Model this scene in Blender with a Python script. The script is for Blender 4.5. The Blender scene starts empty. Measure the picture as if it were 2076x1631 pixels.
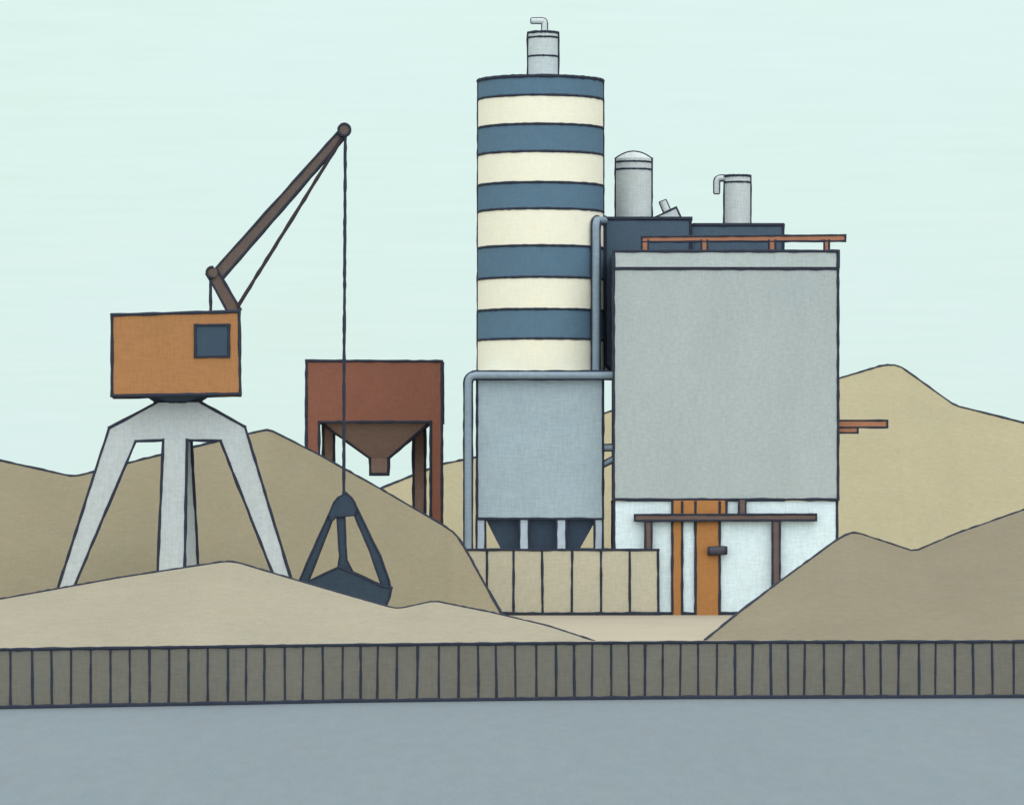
import bpy, math, random
from mathutils import Vector
random.seed(7)
S = bpy.context.scene
COL = S.collection

# ------------------------------------------------------------------ survey of the place
# The photograph gives bearings; every object gets its own distance Y (metres from the viewpoint).
F, X0, Y0 = 9225.0, 1038.0, 1000.0      # focal length and horizon in photograph pixels
CZ, GZ = 10.3, 2.91                      # eye height above the water, quay level


def at(px, py, Y):
    return Vector(((px - X0) * Y / F, Y, CZ - (py - Y0) * Y / F))


def ground_Y(py):
    return (CZ - GZ) * F / (py - Y0)


class Plane:
    """upright plane through distance Y on bearing px, turned to face along that bearing when face=True"""
    def __init__(s, Y, px=X0, face=False):
        s.o = Vector(((px - X0) * Y / F, Y, 0))
        a = math.atan((px - X0) / F) if face else 0.0
        s.n = Vector((math.sin(a), math.cos(a), 0))
        s.Y = Y

    def p(s, px, py):
        d = Vector(((px - X0) / F, 1.0, -(py - Y0) / F))
        t = s.n.dot(s.o) / s.n.dot(d)
        return Vector((0, 0, CZ)) + d * t

    def px2m(s, w):
        return w * s.Y / F


# ------------------------------------------------------------------ materials
def lin(c):
    c /= 255.0
    return c / 12.92 if c <= 0.04045 else ((c + 0.055) / 1.055) ** 2.4


K = dict(wall=1.22, flat=1.6, slope=1.45, under=0.9)
MATS = {}
BAL = {'grey_cladding': [1.128, 1.143, 1.067],
       'grey_fascia': [1.143, 1.163, 1.099],
       'white_render': [0.97, 0.97, 0.9],
       'cream_band': [1.071, 1.101, 1.04],
       'blue_band': [1.094, 1.093, 1.013],
       'grey_skirt': [1.057, 1.069, 0.998],
       'slate_cladding': [0.962, 0.961, 0.914],
       'filter_steel': [0.889, 0.924, 0.897],
       'orange_steel': [1.041, 1.043, 1.002],
       'ochre_cabin': [1.146, 1.178, 1.147],
       'dark_glass': [1.293, 1.268, 1.177],
       'light_grey_portal': [0.985, 1.008, 0.946],
       'rust_red': [0.915, 0.948, 0.9],
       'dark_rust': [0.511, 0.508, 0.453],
       'dark_blue_grab': [1.23, 1.186, 1.072],
       'beige_concrete': [1.026, 1.017, 0.927],
       'quay_planks': [1.041, 1.087, 1.069],
       'pale_sand': [1.748, 1.77, 1.724],
       'taupe_sand': [1.533, 1.551, 1.511],
       'grey_sand': [1.783, 1.809, 1.798],
       'yellow_sand': [1.638, 1.654, 1.606],
       'sandy_ground': [1.569, 1.596, 1.552],
       'harbour_water': [1.735, 1.725, 1.638],
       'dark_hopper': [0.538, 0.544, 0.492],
       'grey_leg': [1.035, 1.036, 0.955],
       'grey_pipe': [0.913, 0.936, 0.872],
       'rust_orange_rail': [1.06, 1.08, 1.02],
       'brown_steel': [1.06, 1.08, 1.02],
       'brown_boom': [1.06, 1.08, 1.02],
       'grey_brown_stub': [0.923, 0.936, 0.861],
       'slate_ring': [1.146, 1.178, 1.147]}          # photographed colour / surface colour, per material (light reaching that surface)


def mat(name, rgb, k='wall', grain=0.075, blot=0.05, scale=1.0, rough=0.85, spec=0.12, bump=0.0, streak=(1, 1, 1)):
    if name in MATS:
        return MATS[name]
    kk = BAL.get(name, [K[k]] * 3)
    col = [min(0.88, lin(c) / q) for c, q in zip(rgb, kk)]
    m = bpy.data.materials.new(name)
    m.use_nodes = True
    nt = m.node_tree
    b = nt.nodes['Principled BSDF']
    b.inputs['Roughness'].default_value = rough
    b.inputs['Specular IOR Level'].default_value = spec
    tc = nt.nodes.new('ShaderNodeTexCoord')

    def noise(sc, st, det):
        mp = nt.nodes.new('ShaderNodeMapping')
        mp.inputs['Scale'].default_value = (sc * st[0], sc * st[1], sc * st[2])
        nt.links.new(tc.outputs['Object'], mp.inputs['Vector'])
        n = nt.nodes.new('ShaderNodeTexNoise')
        n.inputs['Scale'].default_value = 1.0
        n.inputs['Detail'].default_value = det
        n.inputs['Roughness'].default_value = 0.6
        nt.links.new(mp.outputs['Vector'], n.inputs['Vector'])
        return n

    def amp(n, a):
        r = nt.nodes.new('ShaderNodeMapRange')
        r.inputs['From Min'].default_value = 0.3
        r.inputs['From Max'].default_value = 0.7
        r.inputs['To Min'].default_value = 1 - a
        r.inputs['To Max'].default_value = 1 + a
        r.clamp = False
        nt.links.new(n.outputs['Fac'], r.inputs['Value'])
        return r.outputs['Result']

    def mul(a, c):
        q = nt.nodes.new('ShaderNodeMath')
        q.operation = 'MULTIPLY'
        nt.links.new(a, q.inputs[0])
        nt.links.new(c, q.inputs[1])
        return q.outputs[0]
    sx, sy, sz = streak
    n1 = noise(1.6 * scale, (sx, sy, sz * 7), 3)         # brushed one way ...
    n2 = noise(1.6 * scale, (sx * 7, sy * 2, sz), 3)     # ... and across
    n3 = noise(0.16 * scale, (sx, sy, sz), 4)            # broad blotches of wear
    v = mul(mul(amp(n1, grain), amp(n2, grain)), amp(n3, blot))
    hue = nt.nodes.new('ShaderNodeMix')
    hue.data_type = 'RGBA'
    hue.inputs[6].default_value = (col[0] * 1.035, col[1], col[2] * 0.955, 1)
    hue.inputs[7].default_value = (col[0] * 0.965, col[1], col[2] * 1.045, 1)
    n4 = noise(0.55 * scale, (sx * 1.7, sy, sz), 4)
    nt.links.new(n4.outputs['Fac'], hue.inputs[0])
    vm = nt.nodes.new('ShaderNodeVectorMath')
    vm.operation = 'SCALE'
    nt.links.new(hue.outputs[2], vm.inputs[0])
    nt.links.new(v, vm.inputs['Scale'])
    nt.links.new(vm.outputs['Vector'], b.inputs['Base Color'])
    if bump:
        bp = nt.nodes.new('ShaderNodeBump')
        bp.inputs['Strength'].default_value = bump
        bp.inputs['Distance'].default_value = 0.1
        nt.links.new(n1.outputs['Fac'], bp.inputs['Height'])
        nt.links.new(bp.outputs['Normal'], b.inputs['Normal'])
    MATS[name] = m
    return m


LW = .84          # general weight of the edge strips
LINE = mat('dark_edge_strip', (55, 61, 77), grain=0.10, blot=0.06)
M = dict(
    box=mat('grey_cladding', (173, 186, 184), streak=(2.2, 1, .5)),
    fascia=mat('grey_fascia', (179, 193, 192)),
    white=mat('white_render', (209, 228, 232)),
    cream=mat('cream_band', (237, 239, 217), grain=.03, blot=.025),
    blue=mat('blue_band', (90, 119, 137), grain=.05),
    skirt=mat('grey_skirt', (160, 180, 187)),
    leg=mat('grey_leg', (172, 188, 199)),
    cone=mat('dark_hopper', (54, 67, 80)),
    pipe=mat('grey_pipe', (128, 147, 157)),
    tower=mat('slate_cladding', (73, 91, 106)),
    filt=mat('filter_steel', (178, 191, 192)),
    orange_rail=mat('rust_orange_rail', (166, 119, 93)),
    orange=mat('orange_steel', (169, 120, 73)),
    brown=mat('brown_steel', (106, 92, 86)),
    stubm=mat('grey_brown_stub', (72, 72, 80)),
    cabin=mat('ochre_cabin', (173, 127, 85)),
    glass=mat('dark_glass', (68, 86, 101), rough=.6, spec=.1, grain=.06),
    ring=mat('slate_ring', (68, 84, 100)),
    portal=mat('light_grey_portal', (179, 190, 189), streak=(2, 1, .6)),
    boom=mat('brown_boom', (99, 88, 82)),
    rust=mat('rust_red', (125, 85, 70), grain=.07, blot=.08),
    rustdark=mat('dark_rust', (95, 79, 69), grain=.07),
    grab=mat('dark_blue_grab', (60, 74, 86)),
    bunker=mat('beige_concrete', (185, 180, 156)),
    quay=mat('quay_planks', (113, 114, 106), grain=.07, blot=.06),
    heap_front=mat('pale_sand', (188, 184, 163), k='slope', grain=.05, blot=.05),
    heap_left=mat('taupe_sand', (158, 152, 127), k='slope', grain=.05, blot=.05),
    heap_right=mat('grey_sand', (160, 154, 133), k='slope', grain=.05, blot=.05),
    heap_back=mat('yellow_sand', (193, 187, 154), k='slope', grain=.05, blot=.04),
    ground=mat('sandy_ground', (200, 194, 173), k='flat', grain=.04, blot=.04),
    water=mat('harbour_water', (151, 166, 172), k='flat', grain=.035, blot=.02, spec=.02, rough=.7,
              streak=(.8, .12, 1)),
)


# ------------------------------------------------------------------ mesh builder
class MB:
    def __init__(s):
        s.v, s.f, s.m = [], [], []

    def face(s, pts, m=0):
        i = len(s.v)
        s.v += [Vector(p) for p in pts]
        s.f.append(list(range(i, i + len(pts))))
        s.m.append(m)

    def tube(s, pts, r, m=1, seg=6, jit=0.0, step=0.6, closed=False, cap=True):
        P = [Vector(p) for p in pts]
        Q = []
        n = len(P)
        rng = range(n if closed else n - 1)
        for i in rng:                                  # resample so that the strip can waver
            a, c = P[i], P[(i + 1) % n]
            k = max(1, int((c - a).length / step)) if jit else 1
            for j in range(k):
                Q.append(a.lerp(c, j / k))
        if not closed:
            Q.append(P[-1])
        nq = len(Q)
        rings = []
        prev_n = None
        for i, q in enumerate(Q):
            if closed:
                t = Q[(i + 1) % nq] - Q[i - 1]
            else:
                t = Q[min(i + 1, nq - 1)] - Q[max(i - 1, 0)]
            t.normalize()
            if prev_n is None:
                ref = Vector((0, 1, 0)) if abs(t.y) < .9 else Vector((0, 0, 1))
                prev_n = (ref - t * ref.dot(t)).normalized()
            else:
                prev_n = (prev_n - t * prev_n.dot(t)).normalized()
            bnm = t.cross(prev_n)
            rr = r * (1 + random.uniform(-jit, jit) * 1.1)
            ofs = (prev_n * random.uniform(-1, 1) + bnm * random.uniform(-1, 1)) * r * jit * .6
            if not closed and i in (0, nq - 1):
                ofs *= 0
            base = len(s.v)
            for k in range(seg):
                a = 2 * math.pi * (k + .5) / seg
                s.v.append(q + ofs + prev_n * math.cos(a) * rr + bnm * math.sin(a) * rr)
            rings.append(base)
        m_ = len(rings)
        for i in range(m_ if closed else m_ - 1):
            a, b = rings[i], rings[(i + 1) % m_]
            for k in range(seg):
                k2 = (k + 1) % seg
                s.f.append([a + k, a + k2, b + k2, b + k])
                s.m.append(m)
        if cap and not closed:
            s.f.append([rings[0] + k for k in reversed(range(seg))]); s.m.append(m)
            s.f.append([rings[-1] + k for k in range(seg)]); s.m.append(m)

    def strip(s, pts, w, closed=False):
        """dark edge strip of width w metres"""
        P = [Vector(p) for p in pts]
        r = w * LW / 2
        if not closed:
            d = (P[0] - P[1]).normalized(); P[0] = P[0] + d * r * .8
            d = (P[-1] - P[-2]).normalized(); P[-1] = P[-1] + d * r * .8
        s.tube(P, r, 1, 6, .2, .45, closed)

    def prism(s, pl, poly, depth, edges='all', lw=7, m=0, back=True):
        """solid with the outline poly on plane pl, carried back by depth; edges get dark strips"""
        fr = [pl.p(*q) for q in poly]
        bk = [q + pl.n * depth for q in fr]
        n = len(fr)
        area = sum(poly[i][0] * poly[(i + 1) % n][1] - poly[(i + 1) % n][0] * poly[i][1] for i in range(n))
        if area > 0:          # clockwise on screen
            idx = list(reversed(range(n)))
        else:
            idx = list(range(n))
        base = len(s.v)
        s.v += fr + bk
        s.f.append([base + i for i in idx]); s.m.append(m)
        s.f.append([base + n + i for i in reversed(idx)]); s.m.append(m)
        for a in range(n):
            i, j = idx[a], idx[(a + 1) % n]
            s.f.append([base + j, base + i, base + n + i, base + n + j]); s.m.append(m)
        if not edges:
            return
        w = pl.px2m(lw)
        es = list(range(n)) if edges == 'all' else edges
        used = set()
        for i in es:
            j = (i + 1) % n
            s.strip([fr[i], fr[j]], w)
            if back:
                s.strip([bk[i], bk[j]], w * .8)
            used |= {i, j}
        if back:
            for i in used:
                s.tube([fr[i], bk[i]], w * .4, 1)

    def lathe(s, c, prof, seg=72, mats=None, cap_top=True, cap_bot=True):
        """c = (x, y); prof = [(radius, z)] upwards"""
        rings = []
        for r, z in prof:
            b = len(s.v)
            for k in range(seg):
                a = 2 * math.pi * k / seg
                s.v.append(Vector((c[0] + r * math.cos(a), c[1] + r * math.sin(a), z)))
            rings.append(b)
        for i in range(len(rings) - 1):
            a, b = rings[i], rings[i + 1]
            for k in range(seg):
                k2 = (k + 1) % seg
                s.f.append([a + k, a + k2, b + k2, b + k]); s.m.append(mats[i] if mats else 0)
        if cap_bot:
            s.f.append([rings[0] + k for k in reversed(range(seg))]); s.m.append(mats[0] if mats else 0)
        if cap_top:
            s.f.append([rings[-1] + k for k in range(seg)]); s.m.append(mats[-1] if mats else 0)

    def hoop(s, c, r, z, w, seg=72):
        P = [Vector((c[0] + r * math.cos(2 * math.pi * k / seg), c[1] + r * math.sin(2 * math.pi * k / seg), z))
             for k in range(seg)]
        s.tube(P, w * LW / 2, 1, 6, .15, 9, True)

    def build(s, name, mats, parent=None, origin=None, smooth=False):
        me = bpy.data.meshes.new(name)
        if origin is None:
            origin = parent['_o'] if parent is not None and '_o' in parent else (0, 0, 0)
        o3 = Vector(origin)
        me.from_pydata([tuple(v - o3) for v in s.v], [], s.f)
        mats = mats if isinstance(mats, (list, tuple)) else [mats, LINE]
        for m in mats:
            me.materials.append(m)
        me.polygons.foreach_set('material_index', s.m)
        if smooth:
            me.shade_smooth()
            me.set_sharp_from_angle(angle=math.radians(35))
        me.update()
        ob = bpy.data.objects.new(name, me)
        COL.objects.link(ob)
        if parent is not None:
            ob.parent = parent                        # parts are drawn round their thing's own base
            ob['_o'] = tuple(o3)
            b0 = Vector(parent['_o'])
            ob.location = o3 - b0
        else:
            ob.location = o3
            ob['_o'] = tuple(o3)
        return ob


def tag(o, label=None, cat=None, group=None, kind=None):
    if label: o['label'] = label
    if cat: o['category'] = cat
    if group: o['group'] = group
    if kind: o['kind'] = kind
    return o


def thing(name, loc, label, cat, group=None):
    e = bpy.data.objects.new(name, None)
    e.empty_display_size = .5
    COL.objects.link(e)
    e.location = loc
    e['_o'] = tuple(loc)
    return tag(e, label, cat, group)


def part(pl, name, poly, depth, m, parent, edges='all', lw=7, back=True):
    b = MB()
    b.prism(pl, poly, depth, edges, lw, back=back)
    return b.build(name, m, parent)


def rect(x0, y0, x1, y1):
    return [(x0, y0), (x1, y0), (x1, y1), (x0, y1)]


def bar(pl, a, c, w0, w1=None):
    """outline of a straight bar from a to c, w0 and w1 wide"""
    w1 = w0 if w1 is None else w1
    dx, dy = c[0] - a[0], c[1] - a[1]
    L = math.hypot(dx, dy)
    nx, ny = -dy / L, dx / L
    return [(a[0] + nx * w0 / 2, a[1] + ny * w0 / 2), (c[0] + nx * w1 / 2, c[1] + ny * w1 / 2),
            (c[0] - nx * w1 / 2, c[1] - ny * w1 / 2), (a[0] - nx * w0 / 2, a[1] - ny * w0 / 2)]


def fillet(pts, r, n=6):
    """round the inner corners of a 3-D path"""
    P = [Vector(p) for p in pts]
    out = [P[0]]
    for i in range(1, len(P) - 1):
        a = (P[i - 1] - P[i]).normalized(); c = (P[i + 1] - P[i]).normalized()
        s_, e_ = P[i] + a * r, P[i] + c * r
        for k in range(n + 1):
            t = k / n
            out.append(s_ * (1 - t) ** 2 + P[i] * 2 * t * (1 - t) + e_ * t ** 2)
    out.append(P[-1])
    return out


def pipe_run(pl, pts, w, b=None, lw=6, r_bend=14):
    """round pipe along px points with dark side strips"""
    b = b or MB()
    pts = [q if isinstance(q, Vector) else pl.p(*q) for q in pts]
    P = fillet(pts, pl.px2m(r_bend)) if len(pts) > 2 else pts
    R = pl.px2m(w / 2)
    b.tube(P, R, 0, 20)
    n = len(P)
    for sgn in (1, -1):
        line = []
        for i in range(n):
            t = (P[min(i + 1, n - 1)] - P[max(i - 1, 0)]).normalized()
            side = t.cross(pl.n).normalized()
            line.append(P[i] + side * R * sgn)
        b.tube(line, pl.px2m(lw * LW / 2), 1, 6, .15, .5)
    return b


def resample(pts, step):
    out = []
    for i in range(len(pts) - 1):
        (x0, y0), (x1, y1) = pts[i], pts[i + 1]
        k = max(1, int(abs(x1 - x0) / step + .5))
        for j in range(k):
            t = j / k
            out.append((x0 + (x1 - x0) * t, y0 + (y1 - y0) * t))
    out.append(pts[-1])
    return out


def interp(tab, x):
    if x <= tab[0][0]: return tab[0][1]
    for (a, va), (b, vb) in zip(tab, tab[1:]):
        if x <= b: return va + (vb - va) * (x - a) / (b - a)
    return tab[-1][1]


def soften(pts, n=1):
    """take the knife edge off the bends of a skyline"""
    for _ in range(n):
        q = [pts[0]]
        for i in range(1, len(pts) - 1):
            a, c, d = pts[i - 1], pts[i], pts[i + 1]
            la = math.hypot(c[0] - a[0], c[1] - a[1]); ld = math.hypot(c[0] - d[0], c[1] - d[1])
            ra = min(.3, 8 / la); rd = min(.3, 8 / ld)
            q.append((c[0] + (a[0] - c[0]) * ra, c[1] + (a[1] - c[1]) * ra))
            q.append((c[0] + (d[0] - c[0]) * rd, c[1] + (d[1] - c[1]) * rd))
        q.append(pts[-1])
        pts = q
    return pts


# ------------------------------------------------------------------ quay line
QT = [(-700, 1322), (8, 1313), (400, 1308), (700, 1304), (1100, 1300.5), (1400, 1298.5), (2076, 1297), (2800, 1296)]


def quay_Y(px):
    return ground_Y(interp(QT, px))


def heap(name, crest, yc, label, m, front, back_slope=.62, lw=5.6, rows=14):
    """loose heap: a crest line, a front slope down to front(px, crest_height, Yc) and a back slope"""
    pts = resample(soften(crest), 9)
    C3 = [at(px, py, interp(yc, px)) for px, py in pts]
    o = Vector((C3[len(C3) // 2].x, C3[len(C3) // 2].y, GZ))
    b = MB()
    grid = []
    rnd = random.Random(name + label)
    for (px, py), c in zip(pts, C3):
        h = max(.0, c.z - GZ)
        fy = front(px, h, c.y)
        by = c.y + h / back_slope + .05
        col = []
        for k in range(rows + 1):
            t = k / rows
            y = fy + (c.y - fy) * t
            z = GZ - .03 + (c.z - GZ + .03) * t
            if 0 < k < rows:
                z += rnd.uniform(-.02, .02) * min(1, h) * (1 - t)
            col.append(Vector((c.x * (y / c.y) * .35 + c.x * .65, y, z)))
        for k in range(1, 7):
            t = k / 6
            col.append(Vector((c.x, c.y + (by - c.y) * t, c.z + (GZ - .05 - c.z) * t)))
        grid.append(col)
    nr = len(grid[0])
    base = 0
    for col in grid:
        b.v += col
    for i in range(len(grid) - 1):
        for k in range(nr - 1):
            a = i * nr + k
            b.f.append([a, a + nr, a + nr + 1, a + 1]); b.m.append(0)
    Ymid = sum(c.y for c in C3) / len(C3)
    b.tube(C3, lw * Ymid / F / 2, 1, 6, .22, .4)
    ob = b.build(name, m, None, o, smooth=True)
    return tag(ob, label, 'sand heap', 'heaps of sand around the yard')


heap('sand_heap', [(-260, 985), (-120, 905), (8, 935), (150, 966), (300, 928), (530, 873), (546, 871), (640, 918),
                   (770, 990), (896, 1063), (925, 1083), (940, 1106), (985, 1187), (1027, 1261.5)],
     [(-260, 262), (150, 262), (545, 268), (925, 268.5), (1027, 261.2)],
     'long taupe brown sand heap behind the crane, its right slope ending at the concrete bunker', M['heap_left'],
     lambda px, h, y: y - h / .66 - .02)
heap('sand_heap', [(-420, 1292), (-200, 1245), (8, 1213), (240, 1171), (455, 1138), (478, 1139), (591, 1173), (700, 1205),
                   (795, 1232), (812, 1233), (880, 1218), (1000, 1242), (1110, 1268), (1180, 1291), (1206, 1299.3)],
     [(-420, 226), (8, 231), (465, 237), (812, 236), (1000, 235), (1180, 231), (1206, 228.6)],
     'low pale beige sand heap along the quay edge in front of the crane and grab', M['heap_front'],
     lambda px, h, y: quay_Y(px) + .75)
heap('sand_heap', [(1429, 1297.3), (1490, 1247), (1565, 1190), (1695, 1095), (1720, 1081), (1736, 1079), (1854, 1118),
                   (1937, 1082), (2076, 1033), (2230, 985), (2500, 1120), (2700, 1290)],
     [(1429, 229.4), (1565, 240), (1735, 250), (2076, 254), (2500, 250), (2700, 233)],
     'grey brown sand heap on the quay at the right, in front of the white wall', M['heap_right'],
     lambda px, h, y: quay_Y(px) + .75)
heap('sand_heap', [(480, 1180), (600, 1065), (769, 991), (838, 963), (898, 940), (965, 927), (1090, 893), (1225, 838),
                   (1243, 832), (1420, 800), (1560, 808), (1701, 767), (1791, 740), (1821, 740), (1936, 822), (2076, 857),
                   (2300, 930), (2600, 1150)],
     [(480, 316), (900, 326), (1243, 330), (1800, 340), (2600, 330)],
     'tall yellow sand heap farthest back, behind the silo and the grey building', M['heap_back'],
     lambda px, h, y: y - h / .66 - .02)

# ------------------------------------------------------------------ ground, water, quay wall
xs = [-700, 8, 400, 700, 1100, 1400, 2076, 2800]
ql = [at(px, interp(QT, px), quay_Y(px)) for px in xs]
for q in ql: q.z = GZ
ql = [Vector((-900, ql[0].y - 20, GZ))] + ql + [Vector((900, ql[-1].y + 4, GZ))]
b = MB()
for a, c in zip(ql, ql[1:]):
    b.face([(a.x, a.y + .3, GZ), (c.x, c.y + .3, GZ), (c.x * 4, 6000, GZ), (a.x * 4, 6000, GZ)])
tag(b.build('ground', [M['ground']], None, (0, 250, GZ)), kind='structure')
b = MB()
b.face([(-4000, -600, 0), (4000, -600, 0), (4000, 236, 0), (-4000, 236, 0)])
tag(b.build('water', [M['water']], None, (0, 100, 0)), kind='structure')

qw = thing('quay_wall', (ql[5].x, ql[5].y, 0), 'long dark grey plank quay wall between the water and the yard', 'quay wall')


def off(p, dy, z):
    return Vector((p.x, p.y + dy, z))


b = MB()
for a, c in zip(ql, ql[1:]):
    b.face([off(a, 0, -1.5), off(c, 0, -1.5), off(c, 0, GZ - .02), off(a, 0, GZ - .02)])
    b.face([off(a, 0, GZ - .02), off(c, 0, GZ - .02), off(c, .6, GZ - .02), off(a, .6, GZ - .02)])
joints = [21, 65, 104, 144, 184, 224, 263, 303, 343, 382, 421, 462, 499, 536, 577, 615, 654, 695, 731, 766, 805, 847, 890,
          930, 969, 1005, 1044, 1087, 1127, 1164, 1201, 1239, 1274, 1308, 1344, 1380, 1415, 1454, 1490, 1526, 1562, 1597,
          1632, 1670, 1711, 1751, 1785, 1822, 1863, 1897, 1936, 1972, 2011, 2055]
joints = [21 - 40 * k for k in range(14, 0, -1)] + joints + [2055 + 39 * k for k in range(1, 15)]
for j in joints:
    q = at(j, interp(QT, j), quay_Y(j))
    tw = random.uniform(-.05, .05)
    b.strip([(q.x + tw, q.y - .01, -.1), (q.x, q.y - .01, GZ - .1)], random.uniform(.115, .155))
b.build('plank_face', M['quay'], qw)
for nm, z, w in (('capping_beam', GZ - .06, .165), ('waterline_beam', .07, .24)):
    b = MB()
    b.tube([off(p, -.02, z) for p in ql[1:-1]], w / 2, 0, 8, .16, .35)
    b.build(nm, [LINE], qw)

# ------------------------------------------------------------------ harbour crane
CY = 246.0
cr = thing('harbour_crane', (at(358, 1279, CY).x, CY, GZ),
           'portal crane with ochre cabin on four grey legs, brown boom reaching right over the sand', 'crane')
P0 = Plane(CY - 1.2, 358, True)
part(P0, 'portal', [(317, 816), (407, 815), (497, 865), (447, 893), (379, 892), (331, 892), (275, 894), (221, 867)], 2.4,
     M['portal'], cr, edges=[1, 3, 5, 7], lw=7, back=False)
part(P0, 'leg', [(221, 867), (275, 894), (108.5, 1287), (86, 1289)], 2.2, M['portal'], cr, edges=[1, 3], back=False)
part(P0, 'leg', [(497, 865), (625, 1289), (602, 1287), (447, 893)], 2.2, M['portal'], cr, edges=[0, 2], back=False)
PF = Plane(CY - 2.0, 358, True)
b = MB(); b.prism(PF, [(331, 891), (379, 891), (372, 1288), (314, 1288)], 1.6, [1, 3], 7, back=False)
b.build('leg', M['portal'], cr)
PB = Plane(CY + 2.4, 358, True)
b = MB(); b.prism(PB, [(352, 888), (388, 888), (409, 1285), (352, 1285)], 1.4, [1, 3], 7, back=False)
b.build('leg', M['portal'], cr)
b = MB()
cc = at(360, 810, CY)
px = CY / F
b.lathe((cc.x, cc.y), [(46 * px, at(0, 817, CY).z), (50 * px, at(0, 813, CY).z), (70 * px, at(0, 800, CY).z)], 48)
b.hoop((cc.x, cc.y), 47 * px, at(0, 816, CY).z, 5 * px, 48)
b.build('slewing_ring', M['ring'], cr, smooth=True)
PC = Plane(CY - 2.4, 487, True)
cab = part(PC, 'cabin', [(227, 638), (485, 631), (487, 798), (227, 802)], 4.8, M['cabin'], cr, lw=8)
b = MB()
PW = Plane(CY - 2.45, 487, True)
b.prism(PW, [(396, 659), (464, 659), (464, 722), (396, 723)], .2, 'all', 7, back=False)
b.build('window', M['glass'], cab)
PM = Plane(CY - .5)
part(PM, 'boom', [(436, 545), (684, 269), (696, 281), (452, 563)], .7, M['boom'], cr, lw=6)
part(PM, 'mast', bar(PM, (429, 550), (476, 632), 23, 25), .8, M['boom'], cr, lw=6)
b = MB()
Pk = Plane(CY - .62)
k = Pk.p(430, 552)
b.tube([k, k + Vector((0, 1.0, 0))], Pk.px2m(11), 0, 18)
b.hoop((0, 0), 0, 0, 0.0) if False else None
P_ = [k + Vector((Pk.px2m(11) * math.cos(a), 0, Pk.px2m(11) * math.sin(a))) for a in [i * math.pi / 12 for i in range(5, 20)]]
b.tube(P_, Pk.px2m(2.6), 1)
b.build('boom_hinge', M['boom'], cr, smooth=True)
b = MB(); b.tube([PM.p(427, 566), PM.p(427, 634)], PM.px2m(3.6), 0, 8, .15, .3)
b.build('brace', [LINE], cr)
b = MB(); b.tube([PM.p(482, 621), PM.p(600, 431), PM.p(693, 281)], PM.px2m(4.0), 0, 8, .15, .4)
b.build('stay_rod', [mat('dark_brown_rod', (64, 58, 64))], cr)
b = MB()
Pt = Plane(CY - .75)
k = Pt.p(698, 263)
R = Pt.px2m(12)
b.tube([k, k + Vector((0, 1.1, 0))], R, 0, 24)
b.tube([k + Vector((R * math.cos(a), 0, R * math.sin(a))) for a in [i * math.pi / 12 for i in range(24)]], Pt.px2m(2.6), 1,
       6, .15, 9, True)
b.build('sheave', M['boom'], cr, smooth=True)
Ph = Plane(CY - .6)
b = MB(); b.tube([Ph.p(700, 276), Ph.p(699, 520), Ph.p(697.5, 760), Ph.p(697, 1003)], Ph.px2m(3.5), 0, 8, .16, .3)
b.build('hoist_cable', [LINE], cr)

# ------------------------------------------------------------------ grab hanging on the cable
GY = CY - .6
gb = thing('clamshell_grab', (at(698, 1250, GY).x, GY, at(698, 1240, GY).z),
           'dark blue clamshell grab hanging on the crane cable, dug into the pale sand', 'grab')
Pg = Plane(GY - .45)
Gm = M['grab']
part(Pg, 'grab_head', [(694, 1003), (701, 998), (712, 1008), (719, 1019), (724, 1031), (719, 1044), (698, 1046), (681, 1047),
                       (672, 1056), (666, 1043), (677, 1018), (685, 1008)], .9, Gm, gb, lw=4)
Pa = Plane(GY - .35)
part(Pa, 'arm', [(666, 1043), (672, 1056), (624, 1180), (622, 1200), (600, 1200), (606, 1178)], .7, Gm, gb, edges=[1, 2, 4, 5], lw=5)
part(Pa, 'arm', [(724, 1031), (751, 1087), (771, 1126), (789, 1178), (792, 1194), (775, 1190), (748, 1112), (719, 1044)],
     .7, Gm, gb, lw=5)
part(Pa, 'centre_rod', [(683, 1045), (698.5, 1044), (701, 1107), (703, 1135), (717, 1162), (685, 1152), (688.5, 1126), (686, 1090)],
     .5, Gm, gb, lw=4)
Ps = Plane(GY - 1.0)
part(Ps, 'shovel', [(612, 1186), (624, 1178), (686, 1149), (716, 1161), (775, 1188), (793, 1191), (788, 1214), (781, 1229),
                    (760, 1252), (640, 1240)], 2.0, Gm, gb, edges=[1, 2, 3, 4, 5, 6, 7], lw=5)

# ------------------------------------------------------------------ rusty loading hopper
HY = 292.0
hp = thing('loading_hopper', (at(758, 1233, HY).x, HY, GZ),
           'rust red loading hopper on legs with a dark funnel, standing behind the brown heap', 'hopper')
Pp = Plane(HY)
part(Pp, 'bin', [(621, 731), (896, 732), (896, 855), (873, 855), (647, 855), (621, 855)], 5.5, M['rust'], hp, edges=[0, 1, 3, 5])
gy = Y0 + (CZ - GZ) * F / HY
part(Pp, 'leg', rect(621, 855, 647, gy), .9, M['rust'], hp, edges=[1, 3], back=False)
part(Pp, 'leg', rect(873, 855, 896, gy), .9, M['rust'], hp, edges=[1, 3], back=False)
Pq = Plane(HY + 4.6)
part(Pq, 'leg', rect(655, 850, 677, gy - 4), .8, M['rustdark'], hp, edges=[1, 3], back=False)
part(Pq, 'leg', rect(838, 850, 862, gy - 4), .8, M['rustdark'], hp, edges=[1, 3], back=False)
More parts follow.
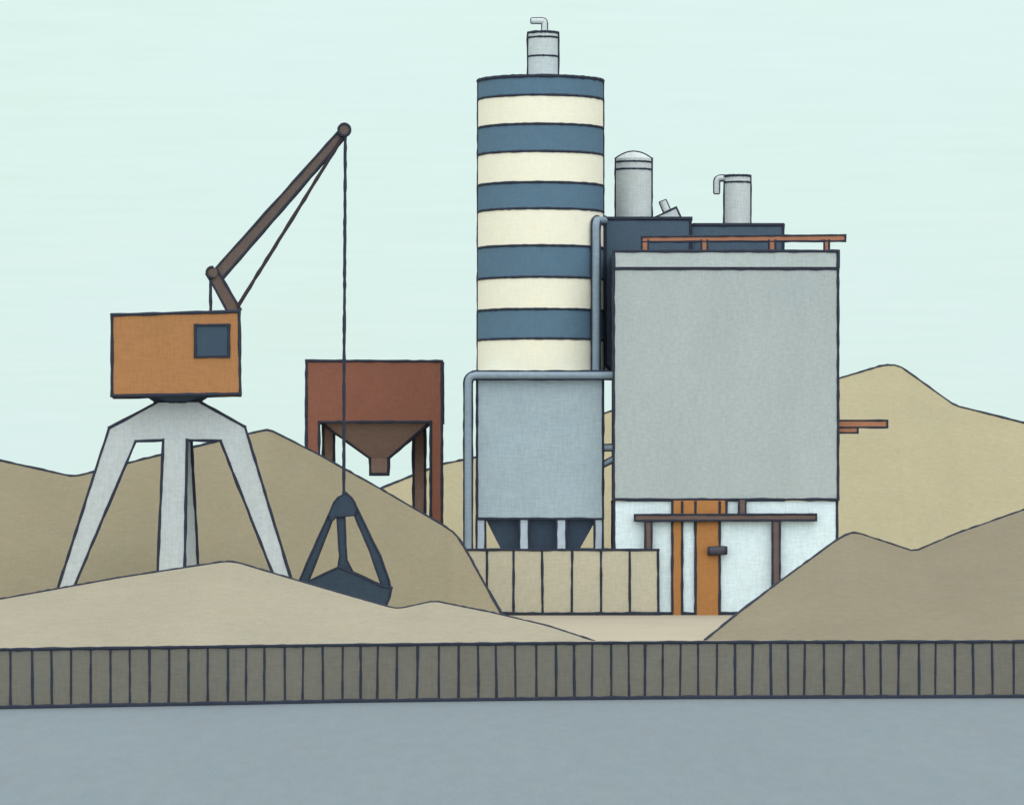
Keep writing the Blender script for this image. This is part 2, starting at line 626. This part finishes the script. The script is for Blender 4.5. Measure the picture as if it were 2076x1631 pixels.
# funnel: four-sided pyramid running into a square spout
Pf = Plane(HY + .5)
T = [Pf.p(650, 856), Pf.p(870, 856)]
Bm = [Pf.p(748, 928), Pf.p(786, 928)]
Sp = [Pf.p(749, 961), Pf.p(785, 961)]
dn = 4.4
b = MB()
ring = lambda q, d0, d1: [q[0] + Vector((0, d0, 0)), q[1] + Vector((0, d0, 0)), q[1] + Vector((0, d1, 0)), q[0] + Vector((0, d1, 0))]
r0, r1, r2 = ring(T, 0, dn), ring(Bm, 1.6, 2.8), ring(Sp, 1.6, 2.8)
for A, C in ((r0, r1), (r1, r2)):
    for i in range(4):
        j = (i + 1) % 4
        b.face([C[i], C[j], A[j], A[i]])
        b.strip([A[i], C[i]], Pf.px2m(6.5))
b.face(list(reversed(r2)))
b.strip([r2[0], r2[1]], Pf.px2m(7))
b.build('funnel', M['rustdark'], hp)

# ------------------------------------------------------------------ striped silo
SY, SPX = 282.5, 1096.0
sp = SY / F
sc = at(SPX, 1000, SY)
SR = 128.0 * sp


def sz(py): return at(0, py, SY).z


L0_Z = Plane(276.55).p(930, 1114).z        # top of the bunker it stands on
si = thing('striped_silo', (sc.x, sc.y, at(0, 1113, SY - 2).z),
           'tall round silo with blue and cream stripes above a grey square base', 'silo')
bands = [755, 690, 631, 567, 504, 430, 377.5, 315.5, 261, 203, 164]
ray = math.atan2(sc.y, sc.x)
seam = [ray + math.pi / 2 - .02, ray - math.pi / 2 + .02]


def seams(b, c, r0, r1, z0, z1, w):
    for a in seam:
        b.strip([(c[0] + r0 * math.cos(a), c[1] + r0 * math.sin(a), z0), (c[0] + r1 * math.cos(a), c[1] + r1 * math.sin(a), z1)], w)


b = MB()
rad = lambda py: SR * (1 - .012 * (1052 - py) / 900)
b.lathe(sc, [(rad(p), sz(p)) for p in bands], 96, [0 if i % 2 == 0 else 2 for i in range(10)])
for p in bands[1:-1]:
    b.hoop(sc, rad(p), sz(p), 6.5 * sp, 96)
b.hoop(sc, rad(164), sz(165), 9 * sp, 96)
seams(b, sc, rad(755), rad(164), sz(755), sz(164), 6.5 * sp)
b.build('striped_shell', [M['cream'], LINE, M['blue']], si, smooth=True)
QY = 278.55
Pd = Plane(QY)
yt = Y0 - (sz(755) - CZ) * F / QY
part(Pd, 'square_base', rect(967, yt, 1222.5, 1051), 7.8, M['skirt'], si, edges=[1, 2, 3], lw=6.5, back=False)
zb = L0_Z + .02
# hopper under the base: a four-sided funnel
b = MB()
top = [Pd.p(985, 1053), Pd.p(1209, 1053)]
zt_ = top[0].z
bot = [Pd.p(1015, 1112).x, Pd.p(1176, 1112).x]
A = [Vector((top[0].x, QY + .7, zt_)), Vector((top[1].x, QY + .7, zt_)), Vector((top[1].x, QY + 7.2, zt_)), Vector((top[0].x, QY + 7.2, zt_))]
C = [Vector((bot[0], QY + 1.3, zb)), Vector((bot[1], QY + 1.3, zb)), Vector((bot[1], QY + 6.2, zb)), Vector((bot[0], QY + 6.2, zb))]
for i in range(4):
    j = (i + 1) % 4
    b.face([C[i], C[j], A[j], A[i]])
b.face(A); b.face(list(reversed(C)))
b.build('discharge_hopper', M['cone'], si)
for xa, xb in ((966, 984), (1053, 1072), (1128, 1148), (1205, 1222)):
    Pl = Plane(QY + .05)
    b = MB()
    b.prism(Pl, rect(xa, 1051, xb, Y0 + (CZ - zb) * F / Pl.Y), .45, [1, 3], 5.5, back=False)
    b.build('leg', M['leg'], si)


def roof_filter(name, cxp, Y, half, prof_py, base_py, lines, label, dome=0, cat='dust filter'):
    """cylinder with hoops; prof top -> dome of given px height"""
    s_ = Y / F
    c = at(cxp, base_py, Y)
    t = thing(name, (c.x, c.y, c.z), label, cat, 'dust filters on the roofs')
    b = MB()
    zt = at(0, prof_py, Y).z
    pr = [(half * s_, c.z), (half * s_, zt)]
    if dome:
        for k in range(1, 9):
            q = max(.004, 1 - k / 8)
            pr.append((half * s_ * q, zt + dome * s_ * (1 - q * q)))
    b.lathe((c.x, c.y), pr, 48)
    for py in lines:
        b.hoop((c.x, c.y), half * s_, at(0, py, Y).z, 5 * s_, 48)
    if dome:
        n = len(pr)
        arc = [Vector((c.x - r, c.y, z)) for r, z in pr[1:]] + [Vector((c.x + r, c.y, z)) for r, z in reversed(pr[1:])]
        b.tube(arc, 2.9 * s_, 1, 6)
    else:
        b.hoop((c.x, c.y), half * s_, zt, 6.5 * s_, 48)
    for sg in (1, -1):
        b.strip([(c.x + sg * half * s_, c.y, c.z), (c.x + sg * half * s_, c.y, zt)], 7.5 * s_)
    b.build('filter_body', M['filt'], t, smooth=True)
    return t


zroof = sz(164)
t = roof_filter('dust_filter', 1101, SY, 30, 67, Y0 - (zroof - CZ) * F / SY, [77, 115],
                'small grey filter cylinder with a bent outlet pipe, on top of the striped silo')
Pv = Plane(SY)
b = pipe_run(Pv, [(1104, 70), (1104, 42.5), (1077, 42.5)], 11, lw=4, r_bend=5)
b.tube([Pv.p(1077, 37), Pv.p(1077, 48)], Pv.px2m(2), 1)
b.build('outlet_pipe', M['filt'], t, smooth=True)

# ------------------------------------------------------------------ concrete bunker under the silo
BY = 276.55
bp = Plane(BY)
gyb = Y0 + (CZ - GZ) * F / BY
L0, L1 = bp.p(930, 1114), bp.p(1335, 1114)
Xw = at(1240, 1000, BY).x
foot = [(L0.x, BY), (L1.x, BY), (L1.x, 277.0), (Xw, 277.0), (Xw, 288), (L0.x, 288)]
zt = L0.z
bk = thing('concrete_bunker', ((L0.x + L1.x) / 2, BY, GZ), 'low beige concrete bunker of upright panels under the striped silo', 'bunker')
b = MB()
n = len(foot)
for i in range(n):
    a, c = foot[i], foot[(i + 1) % n]
    b.face([(a[0], a[1], GZ - .05), (c[0], c[1], GZ - .05), (c[0], c[1], zt), (a[0], a[1], zt)])
b.face([(q[0], q[1], zt) for q in foot])
w = bp.px2m(6)
for x in (932, 987.5, 1041, 1100, 1159, 1218.6, 1277, 1335):
    q = bp.p(x, 1100)
    b.strip([(q.x, BY, GZ + .1), (q.x + random.uniform(-.04, .04), BY, zt)], w)
b.strip([(L0.x, BY, zt), (L1.x, BY, zt)], w * 1.05)
b.strip([(L1.x, BY, zt), (L1.x, 276.95, zt)], w)
b.strip([(L0.x, BY - .04, GZ + .09), (L1.x, BY - .04, GZ + .09)], w * 1.5)
b.build('panel_wall', M['bunker'], bk)

# ------------------------------------------------------------------ delivery pipes
PL = Plane(278.05)
yb = Y0 + (CZ - zt) * F / 278.05
pp = thing('delivery_pipe', PL.p(948, yb),
           'grey pipe rising left of the silo base and bending right across it to the building', 'pipe', 'grey pipes around the silo')
pipe_run(PL, [(949, yb), (949, 760.5), (1252, 760.5)], 15, lw=7, r_bend=17).build('pipe_run', M['pipe'], pp, smooth=True)
PL2 = Plane(279.9)
p2 = thing('delivery_pipe', PL2.p(1208, 757),
           'upright grey pipe on the right of the silo stripes, hooked into the slate tower', 'pipe', 'grey pipes around the silo')
pipe_run(PL2, [(1208, 757), (1208, 446), Plane(283.5).p(1229, 447)], 15, lw=7, r_bend=17).build('pipe_run', M['pipe'], p2, smooth=True)
PL3 = Plane(278.75)
p3 = thing('delivery_pipe', PL3.p(1234, 907),
           'short level grey pipe in the gap between the grey silo base and the building', 'pipe', 'grey pipes around the silo')
pipe_run(PL3, [(1219, 907), (1252, 907)], 12, lw=5).build('pipe_run', M['pipe'], p3, smooth=True)
p4 = thing('delivery_pipe', PL3.p(1234, 934),
           'short slanting grey pipe below the level one, between silo base and building', 'pipe', 'grey pipes around the silo')
pipe_run(PL3, [(1219, 943), (1252, 926)], 10, lw=5).build('pipe_run', M['pipe'], p4, smooth=True)

# ------------------------------------------------------------------ grey plant building
WY = 277.0
pb = thing('plant_building', (at(1470, 1246, WY).x, WY, GZ), 'large windowless grey plant building over a white ground floor', 'building')
Pb = Plane(WY)
part(Pb, 'cladding', rect(1244, 545, 1699, 1012), 5.6, M['box'], pb, edges=[0, 1, 2, 3], lw=7, back=False)
part(Plane(WY - .06), 'fascia', rect(1244, 509, 1699, 541), 5.7, M['fascia'], pb, edges=[0, 1, 3], lw=8, back=False)
part(Plane(WY - .02), 'roof_edge', rect(1246, 506.5, 1699, 511), 5.6, LINE, pb, edges=None)
Pg2 = Plane(WY + .12)
gyw = Y0 + (CZ - GZ) * F / Pg2.Y
part(Pg2, 'ground_floor_wall', rect(1245, 1016, 1697, gyw + 1), 5.2, M['white'], pb, edges=[1, 3], lw=7)
b = MB(); b.strip([Pg2.p(1330, gyw - 2.5), Pg2.p(1697, gyw - 2.5)], Pg2.px2m(9.5)); b.m = [0] * len(b.m)
b.build('base_strip', [LINE], pb)
b = MB()
Pr = Plane(WY + 1.2)
b.prism(Pr, rect(1698, 852, 1799, 866), .5, [0, 1, 2], 5)
b.build('bracket_beam', M['orange_rail'], pb)
b = MB(); b.prism(Pr, rect(1698, 868, 1739, 877), .5, [1, 2], 5)
b.build('bracket_beam', M['orange_rail'], pb)

# slate towers behind it
TY = 282.75
ta = thing('slate_tower', (at(1313, 1244, TY).x, TY, GZ), 'taller dark slate tower behind the grey building, next to the silo', 'tower',
           'slate towers behind the building')
part(Plane(TY), 'tower_body', [(1227, 443), (1400, 443), (1400, 1000), (1270, 1000), (1270, 792), (1227, 738)], 6.5, M['tower'], ta,
     edges=[0, 1, 4, 5], lw=8)
part(Plane(TY + .15), 'support_leg', rect(1275, 1000, 1395, 1240), 5.5, M['tower'], ta, edges=None)
part(Plane(TY - .03), 'roof_edge', rect(1224, 439, 1404, 447), 6.56, LINE, ta, edges=None)
tb = thing('slate_tower', (at(1496, 1244, TY).x, TY + .4, GZ), 'lower dark slate tower behind the grey roof, right of the taller one',
           'tower', 'slate towers behind the building')
part(Plane(TY + .3), 'tower_body', rect(1403, 456, 1588, 1236), 6, M['tower'], tb, edges=[0, 1], lw=7)
part(Plane(TY + .27), 'roof_edge', rect(1405, 452, 1590, 459), 6.05, LINE, tb, edges=None)

# filters and feeder on the towers
FY = TY + 3
zA = Plane(TY).p(1300, 439).z + .01
roof_filter('dust_filter', 1284.5, FY, 36, 322, Y0 - (zA - CZ) * F / FY, [329, 344],
            'big domed grey filter cylinder on the taller slate tower beside the silo', dome=14)
zB = Plane(TY + .27).p(1300, 452).z + .01
t = roof_filter('dust_filter', 1495, FY, 26, 357, Y0 - (zB - CZ) * F / FY, [370],
                'slim grey filter cylinder with a downturned pipe on the lower slate tower')
Pv = Plane(FY)
b = pipe_run(Pv, [(1474, 361), (1453, 361), (1453, 392)], 11, lw=4.5, r_bend=9)
b.tube([Pv.p(1447, 392), Pv.p(1459, 392)], Pv.px2m(2.2), 1)
b.build('outlet_pipe', M['filt'], t, smooth=True)
fd = thing('roof_feeder', (at(1354, 439, FY).x, FY - 1, zA), 'small tilted grey wedge with a stub pipe beside the domed filter', 'feeder')
Pw = Plane(FY - 1.6)
yA = Y0 - (zA - CZ) * F / Pw.Y
part(Pw, 'wedge', [(1326, yA), (1371, 420), (1381, yA)], 1.6, M['filt'], fd, edges=[0, 1], lw=5)
b = pipe_run(Plane(FY - .8), [(1353, 430), (1343.5, 408)], 14, lw=4.5)
Pz = Plane(FY - .82)
b.tube([Pz.p(1336, 411), Pz.p(1351, 405)], Pz.px2m(2.2), 1)
b.build('stub_pipe', M['filt'], fd, smooth=True)

# rail on the roof
RY = WY + .5
zr = Plane(WY - .02).p(1300, 506.5).z
yr = Y0 - (zr - CZ) * F / RY
Pr = Plane(RY)
rl = thing('roof_rail', (at(1500, yr, RY).x, RY, zr), 'rusty orange rail on four short posts along the grey roof', 'rail')
b = MB(); b.prism(Pr, [(1301, 480), (1714, 476.5), (1714, 488.5), (1301, 490)], .35, [0, 1, 2, 3], 5)
b.build('rail_beam', M['orange_rail'], rl)
for xa, xb in ((1301, 1314), (1422, 1434), (1559, 1572), (1671, 1681)):
    b = MB(); b.prism(Plane(RY - .03), rect(xa, 487, xb, yr), .32, [1, 3], 4.5)
    b.build('post', M['orange_rail'], rl)

# orange frame and brown gantry in front of the white wall
OY = 276.95
Po = Plane(OY)
gyo = Y0 + (CZ - GZ) * F / OY
of = thing('orange_frame', (at(1415, gyo, OY).x, OY, GZ), 'orange steel frame of one narrow and one wide column before the white wall', 'frame')
part(Po, 'column', rect(1363, 1042, 1383, gyo), 12, M['orange'], of, edges=[1, 3], lw=6, back=False)
wc = part(Po, 'column', rect(1410, 1042, 1459, gyo), 12, M['orange'], of, edges=[1, 3], lw=6, back=False)
b = MB()
Po2 = Plane(OY - .04)
b.prism(Po2, rect(1363, 1014, 1473, 1043), .13, [1, 3], 6, back=False)
for x in (1383, 1410, 1459):
    b.strip([Po2.p(x, 1017), Po2.p(x, 1041)], Po2.px2m(5.5))
b.build('lintel', M['orange'], of)
b = MB()
Pk = Plane(OY - .25)
b.tube([Pk.p(1437, 1116), Pk.p(1439, 1116), Pk.p(1470, 1115), Pk.p(1472, 1115)], Pk.px2m(8), 0, 20)
b.tube([Pk.p(1434.5, 1116), Pk.p(1439, 1116)], Pk.px2m(8.6), 1, 16)
b.tube([Pk.p(1469, 1115), Pk.p(1474.5, 1115)], Pk.px2m(8.6), 1, 16)
for sg in (-1, 1):
    b.strip([Pk.p(1438, 1116 + sg * 7.5), Pk.p(1470, 1115 + sg * 7.5)], Pk.px2m(4))
b.build('stub_pipe', M['stubm'], of, smooth=True)

NY = 276.62
Pn = Plane(NY)
gyn = Y0 + (CZ - GZ) * F / NY
gt = thing('pipe_gantry', (at(1470, gyn, NY).x, NY, GZ), 'brown horizontal beam on two posts under the grey building', 'gantry')
b = MB(); b.prism(Pn, [(1287, 1043), (1655, 1042), (1655, 1054), (1287, 1055)], .25, 'all', 5.5)
b.build('beam', M['brown'], gt)
Pn2 = Plane(NY + .03)
ytop = Y0 + (CZ - zt) * F / Pn2.Y
part(Pn2, 'post', rect(1308, 1055, 1321, ytop), .2, M['brown'], gt, edges=[1, 3], lw=5)
part(Pn2, 'post', rect(1566, 1055, 1581, gyn), .2, M['brown'], gt, edges=[1, 3], lw=5)
part(Pn2, 'hanger', rect(1498, 1013, 1512, 1043), .2, M['brown'], gt, edges=[1, 3], lw=5)

# ------------------------------------------------------------------ sky, sun, camera
SUN_EL, SUN_AZ = math.radians(9), math.radians(6)
w = bpy.data.worlds.new("World"); S.world = w; w.use_nodes = True
nt = w.node_tree
bg = nt.nodes['Background']
sky = nt.nodes.new('ShaderNodeTexSky')
sky.sky_type = 'NISHITA'; sky.sun_disc = False
sky.sun_elevation = SUN_EL
sky.sun_rotation = math.pi - SUN_AZ
tc = nt.nodes.new('ShaderNodeTexCoord')
sep = nt.nodes.new('ShaderNodeSeparateXYZ')
nt.links.new(tc.outputs['Generated'], sep.inputs[0])
mx = nt.nodes.new('ShaderNodeMath'); mx.operation = 'MAXIMUM'; mx.inputs[1].default_value = 0
nt.links.new(sep.outputs['Z'], mx.inputs[0])
z2 = nt.nodes.new('ShaderNodeMath'); z2.operation = 'POWER'; z2.inputs[1].default_value = 1.8
nt.links.new(mx.outputs[0], z2.inputs[0])
gr = nt.nodes.new('ShaderNodeMath'); gr.operation = 'MULTIPLY_ADD'; gr.inputs[1].default_value = 1.5; gr.inputs[2].default_value = 1.0
nt.links.new(z2.outputs[0], gr.inputs[0])               # overcast: brighter towards the zenith


def sky_noise(scl, det):
    mp = nt.nodes.new('ShaderNodeMapping'); mp.inputs['Scale'].default_value = scl
    nt.links.new(tc.outputs['Generated'], mp.inputs['Vector'])
    q = nt.nodes.new('ShaderNodeTexNoise'); q.inputs['Scale'].default_value = 1; q.inputs['Detail'].default_value = det
    q.inputs['Roughness'].default_value = .6
    nt.links.new(mp.outputs[0], q.inputs['Vector'])
    r = nt.nodes.new('ShaderNodeMapRange'); r.inputs['From Min'].default_value = .3; r.inputs['From Max'].default_value = .7
    nt.links.new(q.outputs['Fac'], r.inputs['Value'])
    return r.outputs[0]


def sky_mix(fac, a, c):
    q = nt.nodes.new('ShaderNodeMix'); q.data_type = 'RGBA'
    nt.links.new(fac, q.inputs[0])
    for sock, val in ((q.inputs[6], a), (q.inputs[7], c)):
        if isinstance(val, tuple): sock.default_value = (*[lin(x) * 10 for x in val], 1)
        else: nt.links.new(val, sock)
    return q.outputs[2]


broad = sky_mix(sky_noise((14, 14, 26), 3), (218, 241, 233), (221, 243, 243))      # thin layered cloud
streaks = sky_mix(sky_noise((34, 34, 620), 4), (216, 240, 235), (225, 245, 242))
half = nt.nodes.new('ShaderNodeMix'); half.data_type = 'RGBA'; half.inputs[0].default_value = .5
nt.links.new(broad, half.inputs[6]); nt.links.new(streaks, half.inputs[7])
sc_ = nt.nodes.new('ShaderNodeVectorMath'); sc_.operation = 'SCALE'
ov = nt.nodes.new('ShaderNodeMapRange'); ov.inputs['From Min'].default_value = .12; ov.inputs['From Max'].default_value = .5
nt.links.new(mx.outputs[0], ov.inputs['Value'])
nt.links.new(sky_mix(ov.outputs[0], half.outputs[2], (237, 237, 233)), sc_.inputs[0])    # neutral white cloud overhead
nt.links.new(gr.outputs[0], sc_.inputs['Scale'])
mix = nt.nodes.new('ShaderNodeMix'); mix.data_type = 'RGBA'; mix.inputs[0].default_value = .96   # closed cloud layer
nt.links.new(sky.outputs[0], mix.inputs[6]); nt.links.new(sc_.outputs[0], mix.inputs[7])
nt.links.new(mix.outputs[2], bg.inputs['Color'])
bg.inputs['Strength'].default_value = .1

sl = bpy.data.lights.new('sun', 'SUN'); sl.energy = 2.0; sl.angle = math.radians(110); sl.color = (1, .95, .9)
so = bpy.data.objects.new('sun', sl); COL.objects.link(so)
so.rotation_euler = (math.pi / 2 - SUN_EL, 0, SUN_AZ)
so.location = (0, -20, 60)

cd = bpy.data.cameras.new('camera'); co = bpy.data.objects.new('camera', cd); COL.objects.link(co)
co.location = (0, 0, CZ); co.rotation_euler = (math.pi / 2, 0, 0)
cd.sensor_width = 36; cd.lens = 36 * F / 2076
cd.shift_y = (Y0 - 815.5) / 2076
cd.clip_start = 1; cd.clip_end = 20000
S.camera = co
S.view_settings.view_transform = 'Standard'; S.view_settings.look = 'None'
S.view_settings.gamma = 1; S.view_settings.exposure = 0
S.render.engine = 'CYCLES'
S.cycles.use_denoising = True
for ob in S.objects:
    if '_o' in ob: del ob['_o']
